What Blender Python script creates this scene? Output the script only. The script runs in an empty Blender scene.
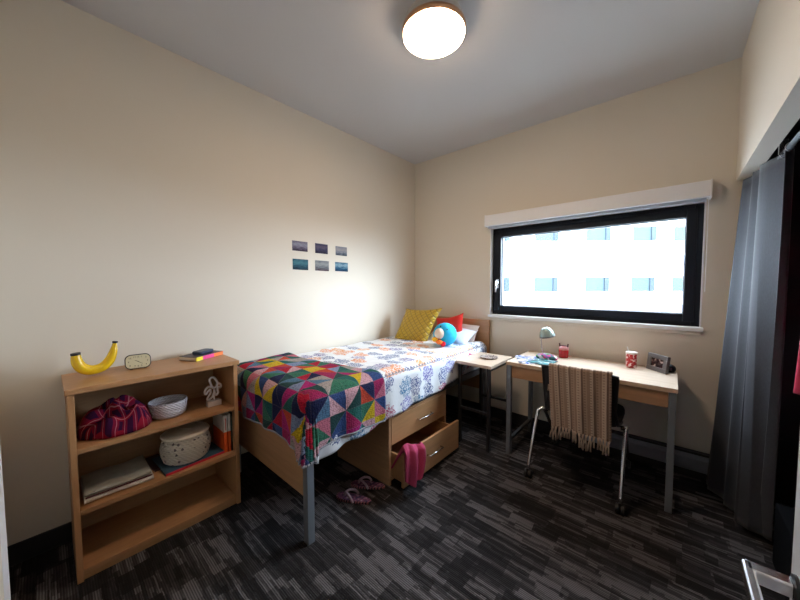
import bpy, math, random
from mathutils import Vector, Matrix, noise
random.seed(7)
PI = math.pi
R = math.radians
S = bpy.context.scene
COL = S.collection

# ---------------------------------------------------------------- camera
cd = bpy.data.cameras.new('camera'); cam = bpy.data.objects.new('camera', cd); COL.objects.link(cam)
cd.sensor_fit = 'HORIZONTAL'; cd.sensor_width = 36; cd.lens = 310.711/800*36; cd.clip_start = .02; cd.clip_end = 200
_y, _t, _r = R(41.237), R(-2.782), R(-.158)
fw = Vector((-math.sin(_y)*math.cos(_t), math.cos(_y)*math.cos(_t), math.sin(_t)))
rt = Vector((math.cos(_y), math.sin(_y), 0)); up = rt.cross(fw)
r2 = rt*math.cos(_r)+up*math.sin(_r); u2 = -rt*math.sin(_r)+up*math.cos(_r)
cam.matrix_world = Matrix(((r2.x, u2.x, -fw.x, 2.391), (r2.y, u2.y, -fw.y, -3.007), (r2.z, u2.z, -fw.z, 1.365), (0, 0, 0, 1)))
S.camera = cam
# ---------------------------------------------------------------- world, sun, exposure
S.view_settings.view_transform = 'Standard'; S.view_settings.look = 'None'
S.view_settings.gamma = 1; S.view_settings.use_curve_mapping = False
S.view_settings.exposure = 1.15
w = bpy.data.worlds.new('sky'); S.world = w; w.use_nodes = True
bg = w.node_tree.nodes['Background']; bg.inputs[0].default_value = (.80, .90, 1, 1); bg.inputs[1].default_value = 15.5
sd = bpy.data.lights.new('sun', 'SUN'); sd.energy = 2.8; sd.angle = R(34); sd.color = (.86, .94, 1)
sun = bpy.data.objects.new('sun', sd); COL.objects.link(sun)
sun.rotation_euler = Vector((-math.sin(R(55)), -math.cos(R(55)), -.25)).to_track_quat('-Z', 'Y').to_euler()
pd = bpy.data.lights.new('window_daylight_portal', 'AREA'); pd.shape = 'RECTANGLE'; pd.size = 1.5; pd.size_y = .84
pd.cycles.is_portal = True
po = bpy.data.objects.new('window_daylight_portal', pd); COL.objects.link(po); po.location = (1.765, .16, 1.495); po.rotation_euler = (R(-90), 0, 0)
LAMP = 25.0
S.cycles.max_bounces = 10; S.cycles.diffuse_bounces = 6; S.cycles.caustics_reflective = False; S.cycles.caustics_refractive = False
S.cycles.sample_clamp_indirect = 6

# ---------------------------------------------------------------- material helpers
class NT:
    def __init__(s, name):
        s.m = bpy.data.materials.new(name); s.m.use_nodes = True; s.t = s.m.node_tree
        s.b = s.t.nodes['Principled BSDF']; s.o = s.t.nodes['Material Output']
    def n(s, typ, **k):
        x = s.t.nodes.new('ShaderNode'+typ)
        for a, v in k.items(): setattr(x, a, v)
        return x
    def l(s, a, b): s.t.links.new(a, b)
    def setv(s, sock, v):
        if isinstance(v, (int, float, tuple, list)): sock.default_value = v
        else: s.l(v, sock)
    def math(s, op, a, b=0.0, c=None):
        x = s.n('Math', operation=op); s.setv(x.inputs[0], a); s.setv(x.inputs[1], b)
        if c is not None: s.setv(x.inputs[2], c)
        return x.outputs[0]
    def mix(s, f, a, b, mode='MIX'):
        x = s.n('Mix', data_type='RGBA', blend_type=mode); s.setv(x.inputs[0], f)
        s.setv(x.inputs[6], tuple(a)+(1,) if isinstance(a, (tuple, list)) and len(a) == 3 else a)
        s.setv(x.inputs[7], tuple(b)+(1,) if isinstance(b, (tuple, list)) and len(b) == 3 else b)
        return x.outputs[2]
    def coord(s, kind='Object'):
        return s.n('TexCoord').outputs[kind]
    def sep(s, v):
        x = s.n('SeparateXYZ'); s.l(v, x.inputs[0]); return x.outputs
    def comb(s, x=0.0, y=0.0, z=0.0):
        c = s.n('CombineXYZ'); s.setv(c.inputs[0], x); s.setv(c.inputs[1], y); s.setv(c.inputs[2], z); return c.outputs[0]
    def mapping(s, v, scale=(1, 1, 1), loc=(0, 0, 0), rot=(0, 0, 0)):
        m = s.n('Mapping'); s.l(v, m.inputs[0]); m.inputs['Scale'].default_value = scale; m.inputs['Location'].default_value = loc
        m.inputs['Rotation'].default_value = rot; return m.outputs[0]
    def noise(s, v, scale=5, detail=3, rough=.5, out=0):
        x = s.n('TexNoise'); s.l(v, x.inputs['Vector']); x.inputs['Scale'].default_value = scale
        x.inputs['Detail'].default_value = detail; x.inputs['Roughness'].default_value = rough; return x.outputs[out]
    def white(s, v, out='Value'):
        x = s.n('TexWhiteNoise', noise_dimensions='3D'); s.l(v, x.inputs['Vector']); return x.outputs[out]
    def ramp(s, f, stops, interp='LINEAR'):
        x = s.n('ValToRGB'); s.setv(x.inputs[0], f); cr = x.color_ramp; cr.interpolation = interp
        while len(cr.elements) < len(stops): cr.elements.new(.5)
        for e, (p, c) in zip(cr.elements, stops): e.position = p; e.color = tuple(c)+(1,)
        return x.outputs[0]
    def bump(s, h, strength=.3, dist=.002):
        x = s.n('Bump'); x.inputs['Strength'].default_value = strength; x.inputs['Distance'].default_value = dist
        s.setv(x.inputs['Height'], h); s.l(x.outputs[0], s.b.inputs['Normal'])
    def done(s, color=None, rough=.5, metal=0, spec=None):
        if color is not None: s.setv(s.b.inputs['Base Color'], tuple(color)+(1,) if isinstance(color, (tuple, list)) and len(color) == 3 else color)
        s.setv(s.b.inputs['Roughness'], rough); s.b.inputs['Metallic'].default_value = metal
        if spec is not None: s.b.inputs['Specular IOR Level'].default_value = spec
        return s.m

def plain(name, c, rough=.5, metal=0, spec=None, var=.06, nscale=40, bump=0):
    t = NT(name); co = t.coord()
    nz = t.noise(co, nscale, 3)
    d = tuple(max(0, x*(1-var)) for x in c); e = tuple(min(1, x*(1+var)) for x in c)
    col = t.mix(nz, d, e)
    if bump: t.bump(nz, bump)
    return t.done(col, rough, metal, spec)

def wall_mat(name, c):
    t = NT(name); co = t.coord('Object')
    big = t.noise(co, 1.3, 2); fine = t.noise(co, 260, 2)
    col = t.mix(big, tuple(x*.98 for x in c), tuple(min(1, x*1.02) for x in c))
    t.bump(fine, .12, .001); return t.done(col, .75, 0, .25)

def wood(name, c, axis='y', rough=.38, contrast=.16):
    t = NT(name); co = t.coord()
    sc = {'x': (1.2, 14, 14), 'y': (14, 1.2, 14), 'z': (14, 14, 1.2)}[axis]
    v = t.mapping(co, sc)
    a = t.noise(v, 3, 5, .6); b = t.noise(t.mapping(co, tuple(k*3 for k in sc)), 6, 3, .6)
    f = t.math('ADD', t.math('MULTIPLY', a, .65), t.math('MULTIPLY', b, .35))
    col = t.ramp(f, [(.3, tuple(x*(1-contrast) for x in c)), (.5, c), (.72, tuple(min(1, x*(1+contrast)) for x in c))])
    t.bump(b, .05, .001)
    return t.done(col, rough, 0, .45)

WALLC = (.71, .655, .565)
M = {}
M['wall'] = wall_mat('beige wall paint', WALLC)
M['ceil'] = wall_mat('white ceiling paint', (.61, .61, .625))
M['white'] = plain('white painted wood', (.80, .81, .83), .45, var=.02)
M['woody'] = wood('maple laminate along y', (.43, .225, .102), 'y')
M['woodx'] = wood('maple laminate along x', (.42, .232, .118), 'x')
M['woodz'] = wood('maple laminate along z', (.43, .225, .102), 'z')
M['desk'] = wood('pale maple desk top', (.60, .47, .36), 'x', .22, .1)
M['edge'] = plain('tan edge band', (.56, .40, .26), .5)
M['steel'] = plain('dark grey powder coated steel', (.085, .095, .11), .45, .3)
M['steell'] = plain('mid grey powder coated steel', (.20, .225, .26), .45, .3)
M['chrome'] = plain('brushed chrome', (.72, .72, .74), .22, 1, var=.03)
M['blackp'] = plain('black plastic', (.012, .012, .014), .5)
M['frame'] = plain('dark navy window frame', (.006, .009, .016), .5, 0, .25)
M['vinyl'] = plain('dark vinyl baseboard', (.022, .023, .027), .5)
M['charcoal'] = plain('shade darkened closet wall', (.028, .028, .034), .6)  # the closet's inner shade is put into this dark wall colour
M['heater'] = plain('grey enamel', (.21, .235, .28), .45)

def carpet():
    t = NT('charcoal block pattern carpet tile'); co = t.coord()
    nz = t.n('TexNoise'); t.l(co, nz.inputs['Vector']); nz.inputs['Scale'].default_value = 13; nz.inputs['Detail'].default_value = 3
    off = t.n('VectorMath', operation='SCALE'); sb = t.n('VectorMath', operation='SUBTRACT')
    t.l(nz.outputs['Color'], sb.inputs[0]); sb.inputs[1].default_value = (.5, .5, .5)
    t.l(sb.outputs[0], off.inputs[0]); off.inputs['Scale'].default_value = .020
    ad = t.n('VectorMath', operation='ADD'); t.l(co, ad.inputs[0]); t.l(off.outputs[0], ad.inputs[1])
    x, y, _ = t.sep(ad.outputs[0])
    def blocks(w, l, seed):
        row = t.math('FLOOR', t.math('DIVIDE', y, w))
        o = t.white(t.comb(row, seed, 0.))
        c = t.math('FLOOR', t.math('ADD', t.math('DIVIDE', x, l), t.math('MULTIPLY', o, 7.)))
        return t.white(t.comb(c, row, seed+.5))
    a = blocks(.060, .13, 1.); b = blocks(.024, .20, 2.); c = blocks(.13, .26, 3.); d = blocks(.008, .16, 4.)
    f = t.math('ADD', t.math('ADD', t.math('MULTIPLY', a, .32), t.math('MULTIPLY', b, .26)), t.math('ADD', t.math('MULTIPLY', c, .20), t.math('MULTIPLY', d, .22)))
    x0, y0, _ = t.sep(co)
    rib = t.math('ADD', t.math('MULTIPLY', t.math('SINE', t.math('MULTIPLY', y0, 2*PI/.009)), .5), .5)
    tuft = t.math('ADD', t.math('MULTIPLY', t.math('SINE', t.math('MULTIPLY', x0, 2*PI/.013)), .5), .5)
    col = t.ramp(f, [(.28, (.012, .011, .012)), (.44, (.030, .029, .031)), (.56, (.062, .060, .064)), (.70, (.19, .184, .196))])
    col = t.mix(t.math('MULTIPLY', t.math('SUBTRACT', 1., rib), .7), col, (.006, .006, .007))
    col = t.mix(t.math('MULTIPLY', t.noise(co, 1.1, 2), .6), col, t.mix(1., col, (1., .82, .68), 'MULTIPLY'))
    fuzz = t.noise(co, 500, 2)
    col = t.mix(t.math('MULTIPLY', fuzz, .5), col, (.03, .028, .03))
    t.bump(t.math('ADD', rib, t.math('MULTIPLY', tuft, .4)), .5, .003)
    return t.done(col, .95, 0, .1)
M['carpet'] = carpet()

# ---------------------------------------------------------------- geometry helpers
def _mesh(name, verts, faces, mats, uvs=None, smooth=False, fmat=None):
    me = bpy.data.meshes.new(name); me.from_pydata([tuple(v) for v in verts], [], faces)
    for m in (mats if isinstance(mats, (list, tuple)) else [mats]): me.materials.append(m)
    if fmat:
        for p, k in zip(me.polygons, fmat): p.material_index = k
    if uvs:
        ul = me.uv_layers.new(name='UVMap')
        for lp in me.loops: ul.data[lp.index].uv = uvs[lp.vertex_index]
    if smooth:
        for p in me.polygons: p.use_smooth = True
    me.validate(); me.update(); return me

class G:                                   # geometry collector in world coordinates
    def __init__(s): s.v = []; s.f = []; s.uv = []; s.hasuv = False; s.fm = []
    def add(s, vs, fs, uv=None, k=0):
        o = len(s.v); s.v += [Vector(v) for v in vs]; s.f += [tuple(i+o for i in f) for f in fs]; s.fm += [k]*len(fs)
        if uv: s.hasuv = True; s.uv += uv
        else: s.uv += [(0, 0)]*len(vs)
        return s
    def box(s, x0, x1, y0, y1, z0, z1, k=0, rot=None):
        vs = [Vector((x, y, z)) for z in (z0, z1) for y in (y0, y1) for x in (x0, x1)]
        if rot:
            c, ang, ax = rot; m = Matrix.Rotation(ang, 3, ax); c = Vector(c); vs = [m @ (v-c)+c for v in vs]
        return s.add(vs, [(0, 2, 3, 1), (4, 5, 7, 6), (0, 1, 5, 4), (2, 6, 7, 3), (0, 4, 6, 2), (1, 3, 7, 5)], k=k)
    def tube(s, pts, r, n=10, k=0, closed=False, caps=True):
        pts = [Vector(p) for p in pts]; rs = r if isinstance(r, (list, tuple)) else [r]*len(pts)
        vs = []; N = len(pts); prev = None
        for i, p in enumerate(pts):
            a = pts[(i-1) % N] if (closed or i > 0) else p; b = pts[(i+1) % N] if (closed or i < N-1) else p
            d = (b-a).normalized() if (b-a).length > 1e-9 else Vector((0, 0, 1))
            if prev is None: h = Vector((0, 0, 1)) if abs(d.z) < .9 else Vector((1, 0, 0)); e1 = d.cross(h).normalized()
            else: e1 = (prev-d*prev.dot(d)).normalized()
            prev = e1; e2 = d.cross(e1)
            for j in range(n):
                q = 2*PI*j/n; vs.append(p+(e1*math.cos(q)+e2*math.sin(q))*rs[i])
        fs = []
        for i in range(N if closed else N-1):
            for j in range(n):
                a = i*n+j; b = i*n+(j+1) % n; c = ((i+1) % N)*n+(j+1) % n; d = ((i+1) % N)*n+j; fs.append((a, b, c, d))
        if caps and not closed: fs.append(tuple(range(n-1, -1, -1))); fs.append(tuple((N-1)*n+j for j in range(n)))
        return s.add(vs, fs, k=k)
    def lathe(s, c, prof, n=32, k=0, mat=None, sx=1, sy=1):     # prof: list of (r, z)
        vs = []; c = Vector(c)
        for (r, z) in prof:
            for j in range(n):
                q = 2*PI*j/n; v = Vector((r*sx*math.cos(q), r*sy*math.sin(q), z)); vs.append((mat @ v if mat else v)+c)
        fs = []
        for i in range(len(prof)-1):
            for j in range(n): fs.append((i*n+j, i*n+(j+1) % n, (i+1)*n+(j+1) % n, (i+1)*n+j))
        if prof[0][0] > 1e-6: fs.append(tuple(range(n-1, -1, -1)))
        if prof[-1][0] > 1e-6: fs.append(tuple((len(prof)-1)*n+j for j in range(n)))
        return s.add(vs, fs, k=k)
    def ball(s, c, r, rot=None, n=24, m=14, k=0, f=None):
        rx, ry, rz = r if isinstance(r, (tuple, list)) else (r, r, r); vs = []; c = Vector(c)
        for i in range(m+1):
            a = -PI/2+PI*i/m
            for j in range(n):
                b = 2*PI*j/n; v = Vector((rx*math.cos(a)*math.cos(b), ry*math.cos(a)*math.sin(b), rz*math.sin(a)))
                if rot: v = rot @ v
                if f: v = f(v)
                vs.append(v+c)
        fs = [(i*n+j, i*n+(j+1) % n, (i+1)*n+(j+1) % n, (i+1)*n+j) for i in range(m) for j in range(n)]
        return s.add(vs, fs, k=k)
    def prism(s, pts, z0, z1, mat=None, c=(0, 0, 0), k=0):       # outline pts (x,y) extruded along local z
        n = len(pts); c = Vector(c); vs = [Vector((x, y, z)) for z in (z0, z1) for (x, y) in pts]
        vs = [(mat @ v if mat else v)+c for v in vs]
        return s.add(vs, [tuple(range(n-1, -1, -1)), tuple(range(n, 2*n))]+[(i, (i+1) % n, n+(i+1) % n, n+i) for i in range(n)], k=k)
    def grid(s, nu, nv, fn, k=0, uvf=None, thick=0):             # fn(u,v)->point, u,v in 0..1
        vs = []; uv = []
        for i in range(nu+1):
            for j in range(nv+1):
                u, v = i/nu, j/nv; vs.append(Vector(fn(u, v))); uv.append(uvf(u, v) if uvf else (u, v))
        fs = [(i*(nv+1)+j, (i+1)*(nv+1)+j, (i+1)*(nv+1)+j+1, i*(nv+1)+j+1) for i in range(nu) for j in range(nv)]
        return s.add(vs, fs, uv, k=k)
    def obj(s, name, mats, parent=None, smooth=False, bevel=0, solid=0, soff=0, sub=0, angle=None):
        if parent is not None:
            root = parent
            while root.parent: root = root.parent
            inv = root.matrix_basis.inverted(); vs = [inv @ v for v in s.v]; loc = None
        else:
            xs = [v.x for v in s.v]; ys = [v.y for v in s.v]; zs = [v.z for v in s.v]
            loc = Vector(((min(xs)+max(xs))/2, (min(ys)+max(ys))/2, min(zs))); vs = [v-loc for v in s.v]
        me = _mesh(name, vs, s.f, mats, s.uv if s.hasuv else None, smooth, s.fm)
        o = bpy.data.objects.new(name, me); COL.objects.link(o)
        if parent is not None: o.parent = parent
        else: o.location = loc
        if solid:
            m = o.modifiers.new('solid', 'SOLIDIFY'); m.thickness = solid; m.offset = soff
        if bevel:
            m = o.modifiers.new('bevel', 'BEVEL'); m.width = bevel; m.segments = 2; m.limit_method = 'ANGLE'; m.angle_limit = R(40)
        if sub:
            m = o.modifiers.new('sub', 'SUBSURF'); m.levels = sub; m.render_levels = sub
        return o

def tag(o, label, cat, group=None):
    o['label'] = label; o['category'] = cat
    if group: o['group'] = group
    return o
def thing(name, label, cat, loc, group=None):
    o = bpy.data.objects.new(name, None); COL.objects.link(o); o.empty_display_size = .1
    o.matrix_basis = Matrix.Translation(Vector(loc)); return tag(o, label, cat, group)
def struct(o): o['kind'] = 'structure'; return o
def B(x0, x1, y0, y1, z0, z1): return G().box(x0, x1, y0, y1, z0, z1)

# ================================================================ SETTING
H = 2.82; W = 2.683; FY = -3.19
g = G().box(-.15, 3.5, -4.6, .25, -.12, 0); struct(g.obj('floor', M['carpet']))
g = G().box(-.15, 3.5, -4.6, .25, H, H+.12); struct(g.obj('ceiling', M['ceil']))
struct(B(-.15, 0, -4.6, .25, 0, H).obj('wall_left', M['wall']))
wx0, wx1, wz0, wz1 = .988, 2.545, 1.062, 1.935
g = G().box(0, wx0, 0, .2, 0, H).box(wx1, 3.5, 0, .2, 0, H).box(wx0, wx1, 0, .2, 0, wz0).box(wx0, wx1, 0, .2, wz1, H)
struct(g.obj('wall_back', M['wall']))
# right wall: header over the closet opening and the solid length towards the door
g = G().box(W, W+.078, -1.75, 0, 2.04, H).box(W, W+.078, -3.085, -1.75, 0, H)
struct(g.obj('wall_right', M['wall']))
# wall with the doorway the picture was taken from
g = G().box(0, 1.30, FY-.1, FY, 0, H).box(1.40, 1.60, FY-.1, -3.085, 0, H).box(2.62, 3.5, FY-.1, -3.085, 0, H).box(1.60, 2.62, FY-.1, -3.085, 2.08, H)
struct(g.obj('wall_front', M['wall']))
struct(B(1.30, 1.40, FY-.1, -3.084, 0, H).obj('trim_1', M['white'], bevel=.003))
struct(B(-.15, 3.5, -4.6, -4.5, 0, H).obj('wall_corridor', M['wall']))
# closet shell
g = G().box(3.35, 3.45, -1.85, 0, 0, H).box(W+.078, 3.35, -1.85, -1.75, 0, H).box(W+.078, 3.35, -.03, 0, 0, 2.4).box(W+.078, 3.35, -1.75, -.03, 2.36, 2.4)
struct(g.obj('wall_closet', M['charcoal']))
struct(B(3.45, 3.5, -4.6, -1.85, 0, H).obj('wall_outer', M['wall']))
# baseboards
struct(B(0, .012, FY, 0, 0, .103).obj('baseboard_left', M['vinyl'], bevel=.003))
struct(B(.012, 1.86, -.012, 0, 0, .103).obj('baseboard_back', M['vinyl'], bevel=.003))
struct(B(.012, 1.30, FY, FY+.012, 0, .103).obj('baseboard_front', M['vinyl'], bevel=.003))

# window
wn = bpy.data.objects.new('window_1', None); COL.objects.link(wn); wn.matrix_basis = Matrix.Translation((1.766, .07, wz0)); struct(wn)
def ring(g, x0, x1, z0, z1, w, y0, y1):
    return g.box(x0, x0+w, y0, y1, z0, z1).box(x1-w, x1, y0, y1, z0, z1).box(x0+w, x1-w, y0, y1, z0, z0+w).box(x0+w, x1-w, y0, y1, z1-w, z1)
ring(G(), wx0+.003, wx1-.003, wz0, wz1-.003, .045, .045, .125).obj('window_frame', M['frame'], wn, bevel=.003)
sash = ring(G(), wx0+.035, wx1-.035, wz0+.032, wz1-.035, .058, .03, .105).obj('sash', M['frame'], wn, bevel=.004)
ring(G(), wx0+.093, wx1-.093, wz0+.09, wz1-.093, .006, .07, .09).obj('gasket', plain('grey glazing gasket', (.25, .28, .32), .5), sash)
t = NT('window glass'); tr = t.n('BsdfTransparent'); gl = t.n('BsdfGlossy'); gl.inputs['Roughness'].default_value = .02
tr.inputs[0].default_value = (.93, .97, 1, 1); fr = t.n('LayerWeight'); mx = t.n('MixShader')
t.l(t.math('MULTIPLY_ADD', t.math('POWER', fr.outputs['Facing'], 5.), .5, .03), mx.inputs[0]); t.l(tr.outputs[0], mx.inputs[1]); t.l(gl.outputs[0], mx.inputs[2]); t.l(mx.outputs[0], t.o.inputs['Surface'])
M['glass'] = t.m
B(wx0+.09, wx1-.09, .078, .084, wz0+.088, wz1-.09).obj('pane', M['glass'], wn)
hd = G().box(1.038, 1.062, .018, .032, 1.33, 1.42).tube([(1.05, .03, 1.395), (1.05, -.012, 1.395)], .008)
hd.tube([(1.05, -.012, 1.405), (1.05, -.016, 1.36), (1.05, -.014, 1.29)], [.009, .01, .008]); hd.obj('window_handle', M['chrome'], wn, smooth=True)
# white lining of the opening and sill
g = G().box(wx0-.004, wx0+.003, -.004, .045, wz0, wz1).box(wx1-.003, wx1+.004, -.004, .045, wz0, wz1).box(wx0, wx1, -.004, .045, wz1-.003, wz1+.004)
g.obj('reveal_lining', M['white'], wn)
B(wx0-.012, wx1+.014, -.032, .045, wz0-.028, wz0+.001).obj('window_sill', M['white'], wn, bevel=.004)
B(wx0-.004, wx1+.006, -.016, 0, wz0-.055, wz0-.028).obj('sill_apron', M['wall'], wn, bevel=.003)

# opposite building
struct(G().box(-70, 70, .6, 80, -6.3, -6).obj('ground', plain('grey paving outside', (.16, .16, .155), .9)))
bl = thing('apartment_building', 'white clad apartment block with rows of small windows seen through the window', 'building', (0, 0, 0))
bl.matrix_basis = Matrix.Translation(Vector((2.391, -3.007, 0))+18*Vector((-math.sin(_y), math.cos(_y), 0))) @ Matrix.Rotation(_y, 4, 'Z')
BM = bl.matrix_basis
def bx(g, u0, u1, d0, d1, z0, z1, k=0):
    o = G().box(u0, u1, d0, d1, z0, z1); g.add([BM @ v for v in o.v], o.f, k=k); return g
K = 18/310.7
def U(px): return (px-400)*K
def Z(py): return 1.365+(284.9-py)*K
cols = [(486, 508), (534, 556), (585, 607), (631, 652), (672, 693), (710, 731), (438, 460)]
rows = [(292, 278), (242, 228), (342, 328), (192, 178), (142, 128)]
t = NT('white cladding panels'); co = t.coord(); M['clad'] = t.done(t.mix(t.noise(co, .8, 2), (.80, .80, .82), (.86, .86, .87)), .7)
M['joint'] = plain('grey cladding joint', (.055, .056, .060), .8, spec=.2); M['bglass'] = plain('dark window glazing', (.040, .055, .064), .6, 0, .05)
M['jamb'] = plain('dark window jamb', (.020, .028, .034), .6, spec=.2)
g = G(); bx(g, U(200), U(900), .0, 8, -6, 14); g.obj('facade', M['clad'], bl)
for z in (257, 265, 277.3, 243.3, 293.5, 306, 315, 227, 215, 207, 327, 343, 356, 193, 177, 165, 157):
    g = G(); bx(g, U(200), U(900), -.02, .0, Z(z)-.022, Z(z)+.022); g.obj('panel_joint', M['joint'], bl)
for (y0, y1) in rows:
    for (x0, x1) in cols:
        g = G(); bx(g, U(x0), U(x1), -.05, .0, Z(y0), Z(y1)); wo = g.obj('window', M['bglass'], bl)
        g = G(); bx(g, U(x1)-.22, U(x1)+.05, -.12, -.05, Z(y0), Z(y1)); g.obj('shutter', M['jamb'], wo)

# door leaf, opened against the right side
dr = bpy.data.objects.new('door_1', None); COL.objects.link(dr); dr.matrix_basis = Matrix.Translation((2.58, -2.65, 0)); struct(dr)
B(2.569, 2.613, -3.06, -2.13, .008, 2.05).obj('door_leaf', plain('pale grey painted door', (.62, .64, .67), .4, var=.02), dr, bevel=.002)
LY, LZ = -2.172, .838
hx = 2.569

# ================================================================ LARGE THINGS
# ceiling lamp
lc = (1.362, -1.545)
cl = thing('ceiling_lamp', 'round flush ceiling lamp with a glowing opal diffuser and copper rim', 'lamp', (lc[0], lc[1], 2.71))
G().lathe((lc[0], lc[1], 0), [(.15, 2.765), (.155, 2.77), (.155, 2.82), (0, 2.82)], 48).obj('base', plain('white lamp base', (.7, .68, .66), .5), cl, smooth=False)
G().lathe((lc[0], lc[1], 0), [(.162, 2.738), (.172, 2.739), (.174, 2.744), (.174, 2.764), (.150, 2.770)], 64).obj('rim', plain('warm copper rim', (.75, .42, .24), .3, .7), cl, smooth=True)
t = NT('lit opal diffuser'); t.b.inputs['Emission Color'].default_value = (1, .73, .50, 1); t.b.inputs['Emission Strength'].default_value = LAMP
M['opal'] = t.done((.9, .88, .85), .4)
G().lathe((lc[0], lc[1], 0), [(.001, 2.712), (.08, 2.713), (.135, 2.716), (.157, 2.722), (.167, 2.731), (.168, 2.742)], 64).obj('diffuser', M['opal'], cl, smooth=True)

# bookshelf
bs = thing('bookshelf', 'low maple three tier bookshelf against the left wall beside the bed', 'bookshelf', (.21, -2.6, 0))
by0, by1 = -2.962, -2.246
B(.02, .402, by0-.008, by1+.008, .880, .905).obj('top_panel', M['woody'], bs, bevel=.002)
for a, b in ((by0, by0+.022), (by1-.022, by1)): B(.02, .388, a, b, 0, .880).obj('side_panel', M['woodz'], bs, bevel=.0015)
for z in (.620, .333, .052): B(.028, .384, by0+.022, by1-.022, z-.022, z).obj('shelf', M['woody'], bs, bevel=.0015)
B(.020, .028, by0+.022, by1-.022, .03, .880).obj('back_panel', wood('dark maple back board', (.42, .25, .13), 'y'), bs)
B(.36, .375, by0+.022, by1-.022, 0, .030).obj('kickboard', M['woody'], bs)
SH1, SH2 = .620, .333

# bed
bed = thing('bed', 'single bed frame with maple headboard and footboard on grey steel legs', 'bed', (.5, -1.1, 0))
B(.03, 1.003, -.055, -.025, .28, 1.005).obj('headboard', M['woodx'], bed, bevel=.003)
B(.045, .955, -2.138, -2.114, .235, .60).obj('footboard', M['woodx'], bed, bevel=.002)
for x in (.015, .955):
    B(x+.002, x+.044, -2.152, -2.110, 0, .56).obj('leg', M['steell'], bed, bevel=.003)
    B(x, x+.04, -.10, -.06, 0, .60).obj('leg', M['steell'], bed, bevel=.003)
for x in (.02, .955): B(x, x+.03, -2.11, -.10, .485, .535).obj('side_rail', M['steel'], bed, bevel=.002)
B(.05, .955, -2.08, -.10, .497, .515).obj('bed_base', M['steel'], bed)
mt = tag(B(.03, .965, -2.095, -.07, .515, .755).obj('mattress', plain('white ticking', (.75, .75, .76), .9), bevel=.03),
         'white single mattress lying on the bed frame under the printed comforter', 'mattress')

# ------- printed comforter
XE_ = .935
def printed():
    t = NT('white cotton with elephant print'); uv = t.coord('UV')
    def layer(size, seed, pal, dens, dist):
        v = t.mapping(uv, (1/size[0], 1/size[1], 1), (seed, seed*.7, 0))
        nz = t.noise(uv, 38, 3, .6, 1); nb = t.noise(uv, 16, 2, .5, 1)
        a = t.n('VectorMath', operation='MULTIPLY_ADD'); t.l(nz, a.inputs[0]); a.inputs[1].default_value = (dist, dist, 0); t.l(v, a.inputs[2])
        vo = t.n('TexVoronoi', voronoi_dimensions='2D'); t.l(a.outputs[0], vo.inputs['Vector']); vo.inputs['Scale'].default_value = 1; vo.inputs['Randomness'].default_value = .6
        d = vo.outputs['Distance']; c = vo.outputs['Color']; sx = t.sep(c)
        inside = t.math('LESS_THAN', d, .40)
        keep = t.math('LESS_THAN', sx[1], dens)
        det = t.math('SINE', t.math('ADD', t.math('MULTIPLY', d, 40.), t.math('MULTIPLY', t.noise(uv, 40, 2), 12.)))
        lines = t.math('GREATER_THAN', det, -.05)
        f = t.math('MULTIPLY', t.math('MULTIPLY', inside, keep), t.math('MULTIPLY_ADD', lines, .80, .12))
        return f, t.ramp(sx[0], pal, 'CONSTANT')
    f1, c1 = layer((.17, .125), 3.1, [(0, (.72, .22, .02)), (.3, (.03, .06, .14)), (.5, (.74, .29, .04)), (.66, (.05, .10, .28)), (.84, (.14, .12, .34))], .95, .75)
    f2, c2 = layer((.17, .155), 9.7, [(0, (.02, .05, .22)), (.25, (.12, .10, .42)), (.45, (.42, .01, .10)), (.62, (.02, .16, .34)), (.8, (.05, .07, .26))], .95, .7)
    x, y, _ = t.sep(uv)
    side = t.math('GREATER_THAN', x, XE_+.060)
    base = (.80, .82, .85)
    ca = t.mix(f1, base, c1); cb = t.mix(f2, base, c2)
    # a small dark dotted line runs along the edge seam
    ln = t.math('MULTIPLY', t.math('LESS_THAN', t.math('ABSOLUTE', t.math('SUBTRACT', x, XE_+.045)), .006), t.math('GREATER_THAN', t.math('SINE', t.math('MULTIPLY', y, 190.)), -.1))
    col = t.mix(side, ca, cb); col = t.mix(t.math('MULTIPLY', ln, .8), col, (.08, .09, .14))
    t.bump(t.noise(uv, 30, 3), .25, .006)
    return t.done(col, .85, 0, .2)
M['print'] = printed()
XE, TE = .935, -2.090
def drape(s, tt, z0, r, wav, ph, cor=.15, fl=0):
    bxp, byp = min(s, XE), max(tt, TE); dx, dy = max(0, s-XE), max(0, TE-tt)
    d = max(dx, dy)+cor*min(dx, dy)
    if d <= 0:
        n1 = noise.noise(Vector((s*5, tt*5, ph)))*.010+noise.noise(Vector((s*14, tt*14, ph+4)))*.004
        return Vector((s, tt, z0+n1))
    a = math.atan2(dy, dx)
    if d < r*PI/2: off = r*math.sin(d/r); drop = r*(1-math.cos(d/r))
    else: off = r; drop = r+d-r*PI/2
    off += fl*min(dx, dy)*min(1, drop/.2)
    tang = tt*math.cos(a)*1.0+s*math.sin(a)
    k = min(1, drop/.25)
    off += wav*k*(math.sin(tang*23+ph*3)+.6*math.sin(tang*41+ph))+wav*.8*k
    n1 = noise.noise(Vector((bxp*5, byp*5, ph)))*.010*(1-k)
    return Vector((bxp+off*math.cos(a), byp-off*math.sin(a), z0-drop+n1))
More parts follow.
